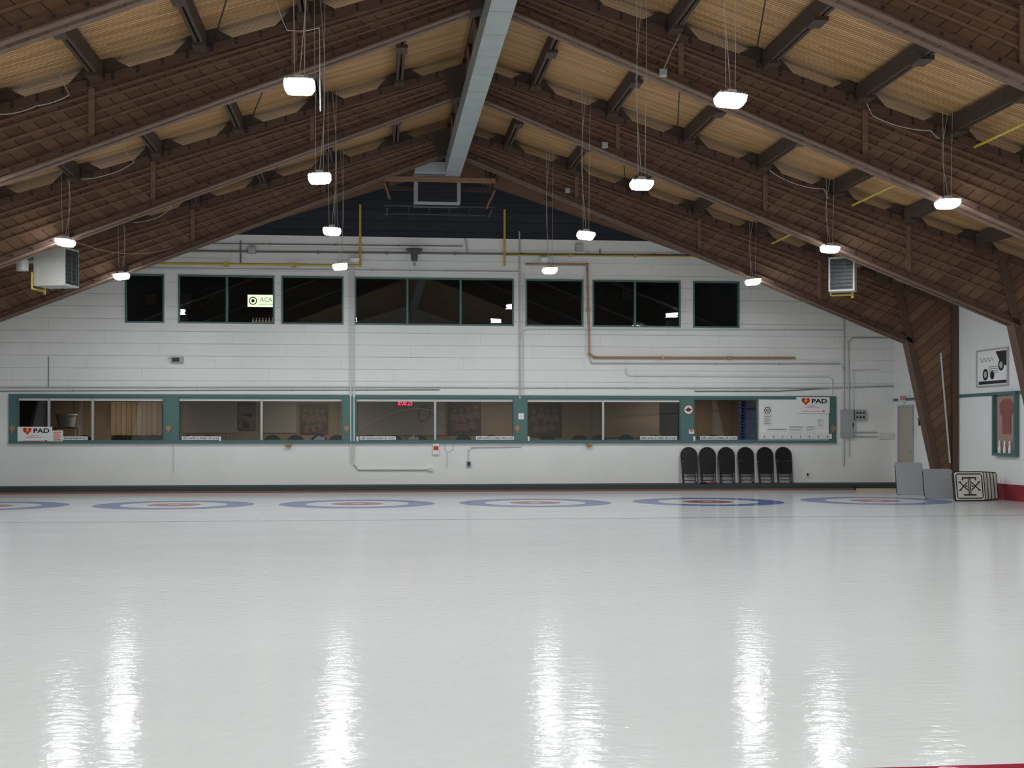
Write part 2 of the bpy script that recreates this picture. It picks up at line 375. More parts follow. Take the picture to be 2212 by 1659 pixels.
def framed(r,Y,label,cat='photo',name='framed_photo',mat=MPHO):
    x0,x1,z0,z1=RY(*r,Y)
    e=E(name,((x0+x1)/2,Y,z0),label,cat)
    b=B(); t=.05
    b.box(x0,x1,Y-.04,Y,z0,z0+t).box(x0,x1,Y-.04,Y,z1-t,z1).box(x0,x0+t,Y-.04,Y,z0+t,z1-t).box(x1-t,x1,Y-.04,Y,z0+t,z1-t)
    fin(b,'picture_frame',MBLK,e); fin(B().box(x0+t,x1-t,Y-.02,Y,z0+t,z1-t),'picture',mat,e)
for r in ((513,552,868,930),(648,708,872,938),(968,1040,868,940),(1140,1212,870,944)):
    x0,x1,z0,z1=RY(*r,41.98)
    e=E('team_photo_poster',((x0+x1)/2,41.98,z0),'large dark sepia team photo poster on the lounge wall','poster','team photo posters')
    fin(B().box(x0,x1,41.96,41.98,z0,z1),'poster_sheet',MPHO,e)
    b=B()
    for q in range(7):
        cx=x0+(x1-x0)*(.18+.64*(q%4)/3+(.1 if q>3 else 0)); cz=z0+(z1-z0)*(.78 if q<4 else .45)+random.uniform(-.05,.05); cx=min(cx,x1-.15)
        b.prism([(cx+.065*math.cos(t*.785),cz+.085*math.sin(t*.785)) for t in range(8)],41.95,41.96)
        b.prism([(cx-.13,cz-.33),(cx+.13,cz-.33),(cx+.09,cz-.12),(cx-.09,cz-.12)],41.952,41.96)
    fin(b,'portraits',MPOR,e)
flat('wall_banner',(395,515,868,935),41.98,MGR2,'pale printed banner on the lounge wall','banner')
flat('wall_banner',(560,640,868,935),41.98,MGR2,'pale printed banner on the lounge wall','banner')
e=E('wall_banner',onY(860,940,41.98),'pale banner with curved line drawing on the lounge wall','banner')
x0,x1,z0,z1=RY(775,960,866,940,41.98); fin(B().box(x0,x1,41.95,41.97,z0,z1),'banner_sheet',MGR2,e)
b=B(); pts=[(x0+(x1-x0)*i/14,41.94,z0+.15+.9*math.sin(i/14*2.3)*(.8)) for i in range(15)]; b.tube(pts,.015,5); fin(b,'curve_line',MPAPER,e)
b=B(); cx,cz=(x0+x1)/2+.75,(z0+z1)/2+.15
b.tube([(cx+.2*math.cos(t*.524)+.05*math.sin(t*.524),41.94,cz+.26*math.sin(t*.524)) for t in range(13)],.013,5); fin(b,'ring_line',MRJ,e)
flat('curtain',(240,350,868,940),41.6,MCUR,'tan pleated curtain in the lounge','curtain',.06)
flat('wall_panel',(1300,1420,866,945),41.98,pm('lounge_tan',(.5,.38,.26),.6),'tan lounge wall panel','wall panel')
def lchair(x,y):
    e=E('lounge_chair',(x,y,.5),'dark round-backed lounge chair behind the window','chair','lounge chairs')
    fin(B().box(x-.24,x+.24,y-.24,y+.24,.93,1.0),'seat',MCHL,e)
    b=B(); pts=[]
    for i in range(11):
        t=math.pi*i/10; pts.append((x+.25*math.cos(t),1.42+.2*math.sin(t)))
    b.prism(pts+[(x-.22,1.001),(x+.22,1.001)],y-.27,y-.22); fin(b,'backrest',MCHL,e)
    for dx in (-.2,.2):
        for dy in (-.2,.2): fin(B().cyl((x+dx,y+dy,.5),(x+dx,y+dy,.93),.015),'leg',MCHL,e)
    return e
lc=lchair(-8.6,38.9)
for px in (262,298,334,410,455,590,640,690,728,800,850,905,1000,1060,1180,1250,1290,1350,1410,1540):
    dup(lc,(onY(px,940,38.9).x+8.6,random.uniform(-.05,.15),0))
p=onY(143,922,40.0)
e=E('plastic_tub',(p.x,40.0,.5),'grey plastic tub on a wooden stand in the lounge','tub')
b=B().lathe((p.x,40.0,p.z),[(.24,0),(.31,.35),(.34,.35),(.34,.39),(.28,.39)],18); fin(b,'tub',MGRY,e,smooth=True)
b=B().box(p.x-.4,p.x+.4,39.8,40.2,p.z-.06,p.z-.005)
for dx in (-.36,.36): b.box(p.x+dx-.03,p.x+dx+.03,39.9,40.1,.5,p.z-.06)
fin(b,'stand',MBR,e)
for r in ((40,103,866,945),(1425,1468,868,945)):
    x0,x1,z0,z1=RY(*r,40.5)
    b=B().box(x0,x1,40.5,40.54,.5,z1)
    for q in range(6): b.box(x0,x1,40.25,40.5,.55+q*.42,.58+q*.42)
    b.box(x0,x0+.03,40.25,40.5,.5,z1).box(x1-.03,x1,40.25,40.5,.5,z1)
    fin(b,'shelving_unit',MDK,label='dark open shelving unit in the lounge',cat='shelf')
p0=onY(1598,945,38.6); p1=onY(1634,945,38.6)
for q in range(5):
    z=1.2+q*.29; e=E('plastic_crate',((p0.x+p1.x)/2,38.6,z),'blue plastic crate stacked beside the lounge window','crate','stacked blue crates')
    b=B(); x0,x1=p0.x,p1.x
    b.box(x0,x1,38.4,38.8,z,z+.03)
    for zz in (z+.03,z+.13,z+.23):
        b.box(x0,x1,38.4,38.42,zz,zz+.05).box(x0,x1,38.78,38.8,zz,zz+.05).box(x0,x0+.02,38.42,38.78,zz,zz+.05).box(x1-.02,x1,38.42,38.78,zz,zz+.05)
    for xx in (x0,(x0+x1)/2-.03,x1-.06): b.box(xx,xx+.06,38.4,38.42,z+.03,z+.28)
    fin(b,'crate_body',MBLU,e)
fin(B().box(p0.x-.05,p1.x+.05,38.38,38.82,.5,1.2),'crate_bench',MBR,label='low wooden bench carrying blue crates',cat='bench')
x0,x1,z0,z1=RY(535,593,637,663,40.0)
e=E('lit_sign',((x0+x1)/2,40,z0),'small glowing pale green club sign in the dark upstairs room','sign')
fin(B().box(x0-.02,x1+.02,40.0,40.1,z0-.02,z1+.02).cyl(((x0+x1)/2,40.05,z1),((x0+x1)/2,40.05,7.1),.015,6),'sign_box',MDK,e); fin(B().box(x0,x1,39.985,39.999,z0,z1),'sign_panel',MSIGN,e)
ww=x1-x0; hh=z1-z0
b=B(); cx=x0+.20*ww; cz=(z0+z1)/2
b.cyl((cx,39.984,cz),(cx,39.980,cz),.125,22,0); b.cyl((cx,39.979,cz),(cx,39.976,cz),.095,22,1); b.cyl((cx,39.975,cz),(cx,39.972,cz),.05,20,0)
fin(b,'target_logo',[MBLK,MSIGN,MSIGR],e)
text('ACA',x0+.46*ww,x0+.92*ww,z0+.42*hh,z0+.80*hh,39.984,MSIGT,e,.0)
text('CURLING CLUB',x0+.42*ww,x0+.95*ww,z0+.16*hh,z0+.27*hh,39.984,MBLK,e,.0)
fin(B().box(x0-.1,x1+.1,40.5,41.49,5.0,5.06),'bottle_shelf',MBR,label='wooden shelf under the lit sign',cat='shelf')
for q in range(8):
    x=x0+.1+q*.1; b=B().lathe((x,40.7,5.061),[(.035,0),(.035,.14),(.014,.18),(.014,.24)],10)
    fin(b,'bottle',pm('bottle%d'%q,(.4+.1*(q%3),.4,.25+.05*(q%2)),.2,em=.3),label='small glass bottle on the upstairs shelf',cat='bottle',group='bottles on the upstairs shelf',smooth=True)
for r in ((310,342,632,662),(388,417,630,672),(1342,1366,622,650)):
    framed(r,41.49,'small framed picture in the dark upstairs room')
# ---------------- roof frames
FY=[16.2,21.7,27.5,33.28]
PU=[1.45,3.12,4.8,6.48,8.15,9.83,11.5]
def build_frame(Y):
    e=E('roof_frame',(XR,Y,0),'deep brown timber gable frame with diagonal boarding spanning the rink','roof beam','timber roof frames')
    O=(XR,Y,0)
    UO=13.77; UK=12.48
    for s in (-1,1):
        X=lambda u:XR+s*u
        P=lambda L:[(X(u),z) for u,z in L]
        fin(B().prism(P([(0,zb(0)),(UK,zb(UK)),(13.28,0),(UO,0),(UO,zt(UO)),(0,zt(0))]),Y-.06,Y+.06),'web_panel',MWEB,e,O)
        b=B(); b.prism(P([(0,zt(0)),(UO,zt(UO)),(UO,zt(UO)-.16),(0,zt(0)-.16)]),Y-.17,Y+.17)
        for i in range(34):
            u=.25+i*.4
            if u<UO-.2:
                for dz in (-.04,-.11): b.box(X(u)-.02,X(u)+.02,Y-.19,Y-.17,zt(u)+dz-.02,zt(u)+dz+.02,1)
        fin(b,'top_chord',[MCH,MDK],e,O)
        b=B(); b.prism(P([(0,zb(0)+.16),(UK+.1,zb(UK+.1)+.16),(UK,zb(UK)+.03),(0,zb(0)+.03)]),Y-.17,Y+.17)
        b.prism(P([(0,zb(0)+.03),(UK,zb(UK)+.03),(UK,zb(UK)),(0,zb(0))]),Y-.2,Y+.2,2)
        for i in range(31):
            u=.25+i*.4
            b.box(X(u)-.02,X(u)+.02,Y-.19,Y-.17,zb(u)+.08,zb(u)+.12,1)
        fin(b,'bottom_chord',[MCH,MDK,MLIP],e,O)
        for fr in (.36,.50,.68,.78):
            f=lambda u:zb(u)+(zt(u)-zb(u))*fr
            fin(B().prism(P([(0,f(0)+.022),(12.3,f(12.3)+.022),(12.3,f(12.3)-.022),(0,f(0)-.022)]),Y-.10,Y+.10),'rail',MCH2,e,O)
        for u in (3.3,6.6,9.9):
            fin(B().prism(P([(u-.05,zb(u)+.16),(u+.05,zb(u)+.16),(u+.05,zt(u)-.16),(u-.05,zt(u)-.16)]),Y-.13,Y+.13),'stiffener',MCH2,e,O)
        b=B(); b.prism(P([(12.0,zt(12.0)-.16),(12.17,zt(12.17)-.16),(13.44,0),(13.28,0)]),Y-.17,Y+.17)
        b.prism(P([(13.62,0),(UO,0),(UO,zt(UO)-.16),(13.62,zt(13.62)-.16)]),Y-.17,Y+.17)
        fin(b,'leg_chord',MCH,e,O)
        for u in PU:
            fin(B().prism(P([(u-.5,zt(u-.5)),(u+.5,zt(u+.5)),(u+.2,zd(u+.2)-.01),(u-.2,zd(u-.2)-.01)]),Y-.15,Y+.15),'saddle_block',MPUR,e,O)
            fin(B().box(X(u)-.1,X(u)-.07,Y-.2,Y-.17,zt(u)-.02,zt(u)+.17).box(X(u)+.07,X(u)+.1,Y-.2,Y-.17,zt(u)-.02,zt(u)+.17),'bolt_plate',MDK,e,O)
    fin(B().prism([(XR-.5,zt(.5)),(XR,zt(0)),(XR+.5,zt(.5)),(XR+.35,zb(.35)-.02),(XR,zb(0)-.05),(XR-.35,zb(.35)-.02)],Y-.21,Y+.21),'apex_gusset',MPUR,e,O)
    return e
fr0=build_frame(FY[3])
for y in FY[:3]: dup(fr0,(0,y-FY[3],0))
for s in (-1,1):
    fin(B().prism([(XR,zd(0)-.02),(XR+s*13.7,zd(13.7)-.02),(XR+s*13.7,zd(13.7)-.5),(XR,zd(0)-.5)],YW-.2,YW-.01),'end_rafter',MCH2,label='brown timber rafter fixed against the end wall',cat='rafter',group='end wall rafters')
bays=[(FY[0],FY[1]),(FY[1],FY[2]),(FY[2],FY[3]),(FY[3],YW-.2)]
for y0,y1 in bays:
    a0=y0+.2; a1=y1-.2 if y1<37 else y1
    proto=None
    for s in (-1,1):
        for u in PU:
            x=XR+s*u; z=zd(u+.08)
            if proto is None:
                e=E('purlin',(x,a0,z),'dark timber roof purlin between two frames','roof beam','roof purlins')
                b=B().box(x-.075,x-.02,a0,a1,z-.30,z-.02).box(x+.02,x+.075,a0,a1,z-.30,z-.02)
                fin(b,'beam',MPUR,e,(x,a0,z))
                for q in (a0,a1-.45,(a0+a1)/2-.2): fin(B().box(x-.11,x+.11,q,q+.4,z-.36,z-.295).box(x-.019,x+.019,q+.05,q+.35,z-.29,z-.03),'splice_block',MPUR,e)
                proto=e; px0=(x,z)
            else: dup(proto,(x-px0[0],0,z-px0[1]))
    e=E('ridge_brace',(XR,a0,9.0),'dark timber lattice brace running under the ridge','roof brace','ridge braces')
    zz0,zz1=9.05,9.75
    fin(B().box(XR-.06,XR+.06,a0,a1,zz1,zz1+.1),'upper_rail',MPUR,e)
    fin(B().box(XR-.06,XR+.06,a0,a1,zz0-.05,zz0+.05),'lower_rail',MPUR,e)
    N=3
    for i in range(N):
        ya=a0+(a1-a0)*i/N; yb=a0+(a1-a0)*(i+1)/N; ym=(ya+yb)/2
        for (p,q) in (((ya,zz0),(ym,zz1)),((ym,zz1),(yb,zz0))):
            b=B(); b.add([(XR-.05,p[0]-.05,p[1]),(XR-.05,p[0]+.05,p[1]),(XR+.05,p[0]+.05,p[1]),(XR+.05,p[0]-.05,p[1]),
                          (XR-.05,q[0]-.05,q[1]),(XR-.05,q[0]+.05,q[1]),(XR+.05,q[0]+.05,q[1]),(XR+.05,q[0]-.05,q[1])],
                         [(0,1,2,3),(4,5,6,7),(0,1,5,4),(1,2,6,5),(2,3,7,6),(3,0,4,7)])
            fin(b,'diagonal',MCH,e)
for (y0,y1) in bays[:3]:
    for s in (-1,1):
        ua,ub=(3.4,4.6)
        b=B().cyl((XR+s*ua,y0+.2,zd(ua)-.2),(XR+s*ub,y1-.2,zd(ub)-.2),.012,6)
        fin(b,'tie_rod',MDK,label='thin dark steel tie rod crossing below the roof deck',cat='tie rod',group='roof tie rods')
# ---------------- duct + ventilation
b=B().box(1.79,2.19,-2,33.75,8.5,8.92)
for i in range(29):
    y=-1.5+i*1.22; b.box(1.785,2.195,y,y+.015,8.495,8.925)
fin(b,'air_duct',MGAL,label='long galvanised rectangular air duct hung under the ridge',cat='duct')
Yp=34.5
x0,x1,z0,z1=RY(895,995,392,436,Yp)
e=E('ventilation_unit',((x0+x1)/2,Yp+.3,z0),'grey ventilation unit with dark louvres at the gable','ventilation unit')
fin(B().box(x0,x1,Yp,Yp+.9,z0,z1+.02),'cabinet',MGRY,e)
b=B().box(x0+.10,x1-.10,Yp-.03,Yp,z0+.0,z1+.02)
for q in range(9): b.box(x0+.12,x1-.12,Yp-.06,Yp-.03,z0+.05+q*.052,z0+.075+q*.052)
fin(b,'louvre_grille',MDK,e)
xa,xb,za,zb_=RY(895,993,360,384,Yp)
fin(B().box(xa,xb,Yp-.6,Yp+.9,z1+.13,zb_),'plenum_box',MGRY,e)
xp0,xp1,zp0,zp1=RY(830,1070,384,393,Yp-.3)
e=E('heater_platform',((xp0+xp1)/2,Yp,zp0-.5),'suspended brown timber platform holding the ventilation unit','platform')
fin(B().box(xp0,xp1,Yp-.36,Yp-.24,zp0,zp1),'timber_beam',MBR,e)
fin(B().box(xp0,xp1,Yp+.95,Yp+1.07,zp0,zp1),'timber_beam',MPUR,e,label='dark rear timber beam')
zl=zp0-.95
b=B()
for x in (xp0+.08,xp1-.08):
    for y in (Yp-.3,Yp+1.0):
        b.cyl((x,y,zp0),(x,y,zl+.25),.025,6)
    b.cyl((x,Yp-.3,zl+.25),(x,Yp+1.0,zl+.25),.03,6)
for y in (Yp-.3,Yp+1.0): b.cyl((xp0,y,zl+.3),(xp1,y,zl+.3),.03,6)
for i in range(6):
    x=xp0+.1+(xp1-xp0-.2)*i/5; b.cyl((x,Yp-.3,zl+.27),(x,Yp+1.0,zl+.27),.010,6)
fin(b,'hanger_frame',MDK,e)
b=B()
for x in (xp0+.15,xp1-.15):
    for y in (Yp-.3,Yp+1.01): b.cyl((x,y,zp1),(x,y,zd(abs(x-XR))-.02),.012,6)
fin(b,'hanger_rod',MDK,e)
fin(B().cyl((xp0+.02,Yp-.35,zp0-.1),(xp0+.15,Yp-.35,zl+.45),.03,6).cyl((xp1-.02,Yp-.35,zl+.75),(xp1-.25,Yp-.35,zl+.25),.03,6),'strut',MBR,e)
def heater(cx,cy,z0,w,d,h,rot,label):
    T=Matrix.Translation((cx,cy,z0))@Matrix.Rotation(rot,4,'Z')
    e=E('unit_heater',(cx,cy,z0),label,'heater')
    b=B(); b.T=T; b.box(-w/2,w/2,-d/2,d/2,0,h)
    b.box(-w/2-.01,w/2+.01,d/2-.1,d/2-.05,-.01,h+.01)
    fin(b,'cabinet',MBEI,e)
    b=B(); b.T=T; b.box(-w/2+.04,w/2-.04,-d/2-.012,-d/2,.04,h-.04)
    fin(b,'grille_recess',MBLK,e)
    b=B(); b.T=T
    for q in range(8):
        z=.10+(h-.2)*q/7
        b.add([(-w/2+.05,-d/2-.012,z),(w/2-.05,-d/2-.012,z),(w/2-.05,-d/2-.05,z-.02),(-w/2+.05,-d/2-.05,z-.02),(-w/2+.05,-d/2-.012,z+.008),(w/2-.05,-d/2-.012,z+.008),(w/2-.05,-d/2-.05,z-.012),(-w/2+.05,-d/2-.05,z-.012)],
              [(0,1,2,3),(4,5,6,7),(0,1,5,4),(1,2,6,5),(2,3,7,6),(3,0,4,7)])
    for xx in (-.1,.1): b.box(xx-.005,xx+.005,-d/2-.06,-d/2-.05,.06,h-.06)
    fin(b,'louvre',MSPK,e)
    b=B(); b.T=T
    top=zd(abs(cx-XR))-z0-.5
    for xx in (-w/2+.06,w/2-.06):
        for yy in (-d/2+.05,d/2-.05): b.cyl((xx,yy,h),(xx,yy,top),.01,6)
    fin(b,'hanger_rod',MDK,e)
    b=B(); b.T=T; b.tube([(w/2-.1,d/2+.04,-.06),(-w/2,d/2+.04,-.06),(-w/2,d/2+.04,.3)],.022,8)
    b.cyl((w/2-.1,d/2+.04,-.14),(w/2-.1,d/2+.04,.02),.03,8)
    fin(b,'gas_pipe',MYEL,e)
    b=B(); b.T=T; b.cyl((0,d/2,h*.75),(0,d/2+.35,h*.75),.09,14); fin(b,'flue_collar',MGAL,e,smooth=True)
    return e
p=onY(122,620,29.2); heater(p.x,29.2,p.z,.62,.74,.84,math.radians(74),'beige gas unit heater hanging beside the timber frame')
p=onY(1820,630,29.0); heater(p.x,29.0,p.z,.60,.30,.80,math.radians(-30),'beige gas unit heater with black louvred front')
p=onY(48,585,29.0); fin(B().lathe((p.x,29,p.z),[(.13,0),(.13,.24),(.09,.26)],16),'vent_cap',MBEI,label='pale round vent cap beside the unit heater',cat='vent',smooth=True)
# ---------------- lights
LX=[-6.4,-.95,4.47,9.9]; LZ=[5.67,5.97,5.97,5.75]
LY=[-1.0,4.7,10.4,15.82,21.3,27.1,32.88]
PWR=84
def fixture(x,y,z,tilt):
    e=E('high_bay_light',(x,y,z),'square finned LED flood light hanging on wires, glowing white','light fixture','hanging LED lights')
    T=Matrix.Translation((x,y,z))@Matrix.Rotation(tilt[0],4,'X')@Matrix.Rotation(tilt[1],4,'Y')
    b=B(); b.T=T; w=.175
    b.box(-w,w,-w,w,.0,.015)
    for q in range(8): b.box(-w+.01+q*.045,-w+.02+q*.045,-w+.04,w-.04,.015,.045)
    b.box(-.06,.06,-.06,.06,.045,.09)
    fin(b,'housing',MFIX,e)
    b=B(); b.T=T
    n_=24
    def ring(r,z):
        out=[]
        for i in range(n_):
            t=2*math.pi*i/n_; cx,sx=math.cos(t),math.sin(t)
            k_=(abs(cx)**6+abs(sx)**6)**(-1/6); out.append((r*k_*cx,r*k_*sx,z))
        return out
    rs=[ring(w+.012,-.002),ring(w+.010,-.05),ring(w-.02,-.10),ring(w-.08,-.115)]
    fs=[]
    for k_ in range(3):
        for i in range(n_): fs.append((k_*n_+i,k_*n_+(i+1)%n_,(k_+1)*n_+(i+1)%n_,(k_+1)*n_+i))
    fs+= [list(range(n_)),[3*n_+i for i in range(n_)]]
    b.add([v for r_ in rs for v in r_],fs)
    fin(b,'lens',MEMI,e)
    top=zd(abs(x-XR))-.01
    for dx in (-.1,.1): fin(B().cyl((x+dx*.6,y,z+.07),(x+dx*.9,y,top),.005,5),'hanger_wire',MWIRE,e)
    pts=[(x,y,z+.09)]
    for i in range(1,13):
        t=i/12; pts.append((x+.09*math.sin(t*3.1)*(1 if x<XR else -1),y-.03*math.sin(t*9),z+.09+(top-z-.14)*t))
    fin(B().tube(pts,.005,5),'power_cord',MCRD,e)
    area('lamp_light',(x,y,z-.13),.38,.38,PWR,(.95,.98,1.0),e)
    return e
for j,y in enumerate(LY):
    for i,x in enumerate(LX):
        fixture(x,y,LZ[i]+random.uniform(-.03,.03),(random.uniform(-.06,.02),random.uniform(-.12,.12)))
# ---------------- pipes
def pipe(pts,r,mat,label,cat='pipe',name='conduit_pipe',Y=None):
    Y=(YW-.012-r*1.3) if Y is None else Y
    P=[onY(a,b_,Y) for a,b_ in pts]
    b=B().tube(P,r,8)
    for q in P[1:-1]: b.cyl(q-Vector((r*1.3,0,0)),q+Vector((r*1.3,0,0)),r*1.3,8)
    for i in range(len(P)-1):
        d=P[i+1]-P[i]; L=d.length
        for k_ in range(1,int(L/2.2)+1):
            c_=P[i]+d*(k_/(int(L/2.2)+1)); b.box(c_.x-r*1.5,c_.x+r*1.5,Y-r*1.4,YW-.003,c_.z-r*1.5,c_.z+r*1.5)
    return fin(b,name,mat,label=label,cat=cat,smooth=True)
pipe([(340,569),(778,573),(778,442)],.035,MYEL,'yellow gas pipe running along the end wall',name='gas_pipe',Y=YW-.26)
pipe([(1090,452),(1090,574)],.035,MYEL,'yellow gas pipe dropping down the end wall',name='gas_pipe',Y=YW-.26)
pipe([(1092,551),(1510,554)],.025,MYEL,'yellow gas pipe running along the end wall',name='gas_pipe',Y=YW-.1)
pipe([(1135,571),(1268,572),(1273,765),(1285,772),(1718,773)],.033,MCOP,'copper pipe bending down the white end wall',name='copper_pipe',Y=YW-.1)
pipe([(385,542),(1128,549),(1690,553)],.028,MCAB,'dark conduit running under the gable')
pipe([(310,579),(1125,587)],.018,MCND,'grey conduit above the upper windows')
pipe([(440,526),(1000,532)],.016,MCAB,'thin dark cable along the wall top')
pipe([(520,520),(520,568)],.02,MCAB,'short dark conduit drop on the end wall')
pipe([(1005,515),(1010,546)],.02,MCND,'short grey conduit drop on the end wall')
pipe([(1296,538),(1296,553)],.02,MCAB,'short dark conduit drop on the end wall')
pipe([(756,560),(758,1000)],.022,MCNW,'white painted conduit dropping down the end wall')
pipe([(764,560),(765,1003),(775,1014),(930,1014)],.022,MCNW,'white painted conduit with elbow near the floor')
pipe([(1122,500),(1123,862)],.024,MCND,'grey conduit dropping down the end wall')
pipe([(1130,590),(1130,850)],.016,MCNW,'thin white conduit dropping down the end wall')
pipe([(0,837),(750,836),(1200,838),(1798,838),(1925,833)],.018,MCND,'long grey conduit above the lounge windows')
pipe([(0,845),(470,843),(950,842)],.012,MCAB,'thin dark cable above the lounge windows',name='cable')
pipe([(1500,845),(1680,845),(1800,838),(1930,834)],.014,MCAB,'thin dark cable above the lounge windows',name='cable')
pipe([(1127,730),(1131,716),(1140,712),(1820,714)],.016,MCNW,'thin white conduit below the upper windows')
pipe([(1272,770),(1278,785),(1815,786)],.02,MCND,'grey conduit across the white boards')
pipe([(1352,795),(1352,806),(1360,812),(1790,814),(1797,820),(1797,852)],.016,MCNW,'thin white conduit across the white boards')
pipe([(1822,690),(1822,1005)],.026,MCND,'grey conduit dropping to the floor beside the electrical boxes')
pipe([(1834,884),(1832,740),(1842,730),(1920,730)],.02,MCND,'grey conduit rising from the electrical box')
pipe([(1843,884),(1843,800),(1900,798)],.014,MCNW,'thin white conduit rising from the electrical box')
pipe([(1834,945),(1834,985)],.016,MCND,'short grey conduit below the electrical box')
pipe([(1843,934),(1896,934)],.018,MCND,'short grey conduit beside the electrical box')
pipe([(1843,943),(1896,943)],.018,MCND,'short grey conduit beside the electrical box')
pipe([(1012,1000),(1012,972),(1020,966),(1125,964),(1131,955)],.016,MCNW,'thin white conduit under the window sill')
pipe([(375,962),(375,1020)],.012,MCNW,'thin white cable dropping under the window sill',name='cable')
pipe([(105,770),(105,836)],.01,MCAB,'thin cable on the white boards',name='cable')
pipe([(965,1010),(966,975),(960,968),(962,958),(972,955),(980,960),(978,970),(970,976)],.01,MCNW,'looped white power cord hanging under the sill',name='cable')
# ---------------- boxes
def wbox(r,th,mat,label,cat,name,Y=YW):
    x0,x1,z0,z1=RY(*r,Y)
    e=E(name,((x0+x1)/2,Y,z0),label,cat)
    fin(B().box(x0,x1,Y-th,Y-.002,z0,z1),'case',mat,e)
    return e,(x0,x1,z0,z1)
e,(x0,x1,z0,z1)=wbox((1815,1841,885,944),.14,MGRY,'grey electrical disconnect box on the end wall','electrical box','electrical_box')
fin(B().box(x0+.02,x1-.02,YW-.155,YW-.14,z0+.03,z1-.03),'box_door',MGRY,e); fin(B().box(x1-.05,x1-.02,YW-.18,YW-.155,z0+.3,z0+.42),'handle',MDK,e)
e,(x0,x1,z0,z1)=wbox((1844,1868,885,908),.1,MGRY,'grey control box with two rows of dark buttons','electrical box','control_box')
for i in range(3):
    for j in range(2):
        cx=x0+(x1-x0)*(.2+.3*i); cz=z0+(z1-z0)*(.3+.4*j); fin(B().cyl((cx,YW-.1,cz),(cx,YW-.125,cz),.03,10),'button',MDK,e)
e,(x0,x1,z0,z1)=wbox((1896,1928,934,948),.05,MWHT,'white cable junction box on the end wall','electrical box','junction_box')
fin(B().box(x0+.03,x1-.03,YW-.056,YW-.05,z0+.02,z1-.02),'cover',MCNW,e)
e,(x0,x1,z0,z1)=wbox((370,396,771,784),.1,MGRY,'small grey wall-mounted sensor unit','sensor','wall_sensor')
fin(B().box(x0+.04,x1-.1,YW-.115,YW-.1,z0+.03,z1-.03),'dark_lens',MBLK,e)
fin(B().cyl((x0-.08,YW-.05,z1-.02),(x0-.0,YW-.05,z1-.05),.02,8),'bracket_arm',MCNW,e)
e,(x0,x1,z0,z1)=wbox((935,948,957,982),.06,MPAPER,'white emergency pull station with a red top','call point','pull_station')
fin(B().box(x0+.02,x1-.02,YW-.075,YW-.06,z1-.2,z1-.09),'red_panel',MREDT,e)
e,(x0,x1,z0,z1)=wbox((1740,1748,1020,1030),.03,MPAPER,'small white wall socket','socket','wall_socket')
fin(B().box(x0+.03,x1-.03,YW-.034,YW-.03,z0+.03,z1-.03),'socket_face',MDK,e)
e,(x0,x1,z0,z1)=wbox((1008,1017,996,1008),.06,MGRY,'small grey wall socket at the end of a conduit','socket','wall_socket')
fin(B().box(x0+.02,x1-.02,YW-.065,YW-.06,z0+.03,z1-.03),'socket_face',MDK,e)
e,(x0,x1,z0,z1)=wbox((926,934,1009,1018),.07,MPAPER,'small white wall socket at the end of a conduit','socket','wall_socket')
fin(B().box(x0+.02,x1-.02,YW-.075,YW-.07,z0+.02,z1-.02),'socket_face',MCNW,e)
for r in ((536,553,534,549),(1242,1258,528,543)):
    e,(x0,x1,z0,z1)=wbox(r,.12,MGRY,'grey junction box under the gable','electrical box','junction_box')
    fin(B().box(x0+.02,x1-.02,YW-.13,YW-.12,z0+.02,z1-.02),'cover',MCND,e)
e,(x0,x1,z0,z1)=wbox((1119,1131,893,906),.09,MPAPER,'small white control pad on a teal post','control pad','control_pad')
for i in range(2): fin(B().box(x0+.045+i*.05,x0+.065+i*.05,YW-.095,YW-.09,z0+.06,z1-.06),'key',MCND,e)
for px,py in ((372,549),(766,563),(1178,562),(1530,554),(1788,570)):
    p=onY(px,py,YW-.2)
    e=E('smoke_detector',p,'small white round detector on a bracket','detector','round detectors')
    fin(B().lathe(p,[(.06,-.07),(.15,-.03),(.17,.03),(.17,.06)],16),'detector_head',MPAPER,e,smooth=True)
    fin(B().cyl(p+Vector((0,.0,.04)),p+Vector((0,.19,.04)),.02,8),'bracket',MCND,e)
p=onY(895,552,YW-.35)
e=E('loudspeaker',p,'dark round hanging loudspeaker with flared horn','speaker')
fin(B().lathe(p,[(.08,-.16),(.10,-.05),(.10,.02),(.20,.13),(.24,.15),(.24,.19),(.1,.2)],20),'horn',MSPK,e,smooth=True)
fin(B().cyl(p+Vector((0,0,-.16)),p+Vector((0,0,-.3)),.045,12),'driver',MGRY,e,smooth=True)
fin(B().cyl(p+Vector((0,0,.12)),p+Vector((0,.34,.12)),.02,8),'bracket',MDK,e)
for px in (27,364,749,1117,1800):
    p=onY(px,925,YW-.055)
    e=E('round_wooden_tag',p,'round copper-brown wooden tag hanging on a teal post','tag','round tags on the posts')
    fin(B().cyl(p+Vector((0,-.03,0)),p,.08,20),'tag_disc',MORG,e)
    fin(B().box(p.x-.025,p.x+.025,p.y-.04,p.y,p.z-.14,p.z-.06).cyl(p+Vector((0,-.02,.05)),p+Vector((0,-.02,.15)),.008,6),'tag_hook',MORG,e)
p=onY(1487,885,YW-.055)
e=E('round_badge',p,'round white badge with red rim and dark crest','badge')
fin(B().cyl(p+Vector((0,-.015,0)),p,.15,28),'badge_rim',MRJ,e)
fin(B().cyl(p+Vector((0,-.02,0)),p+Vector((0,-.0151,0)),.125,28),'badge_face',MPAPER,e)
b=B().cyl(p+Vector((0,-.026,.0)),p+Vector((0,-.021,0)),.075,6); fin(b,'crest',MRJ,e)
b=B().box(p.x-.1,p.x+.1,p.y-.032,p.y-.0265,p.z-.02,p.z+.015); fin(b,'crest_band',MBLK,e)
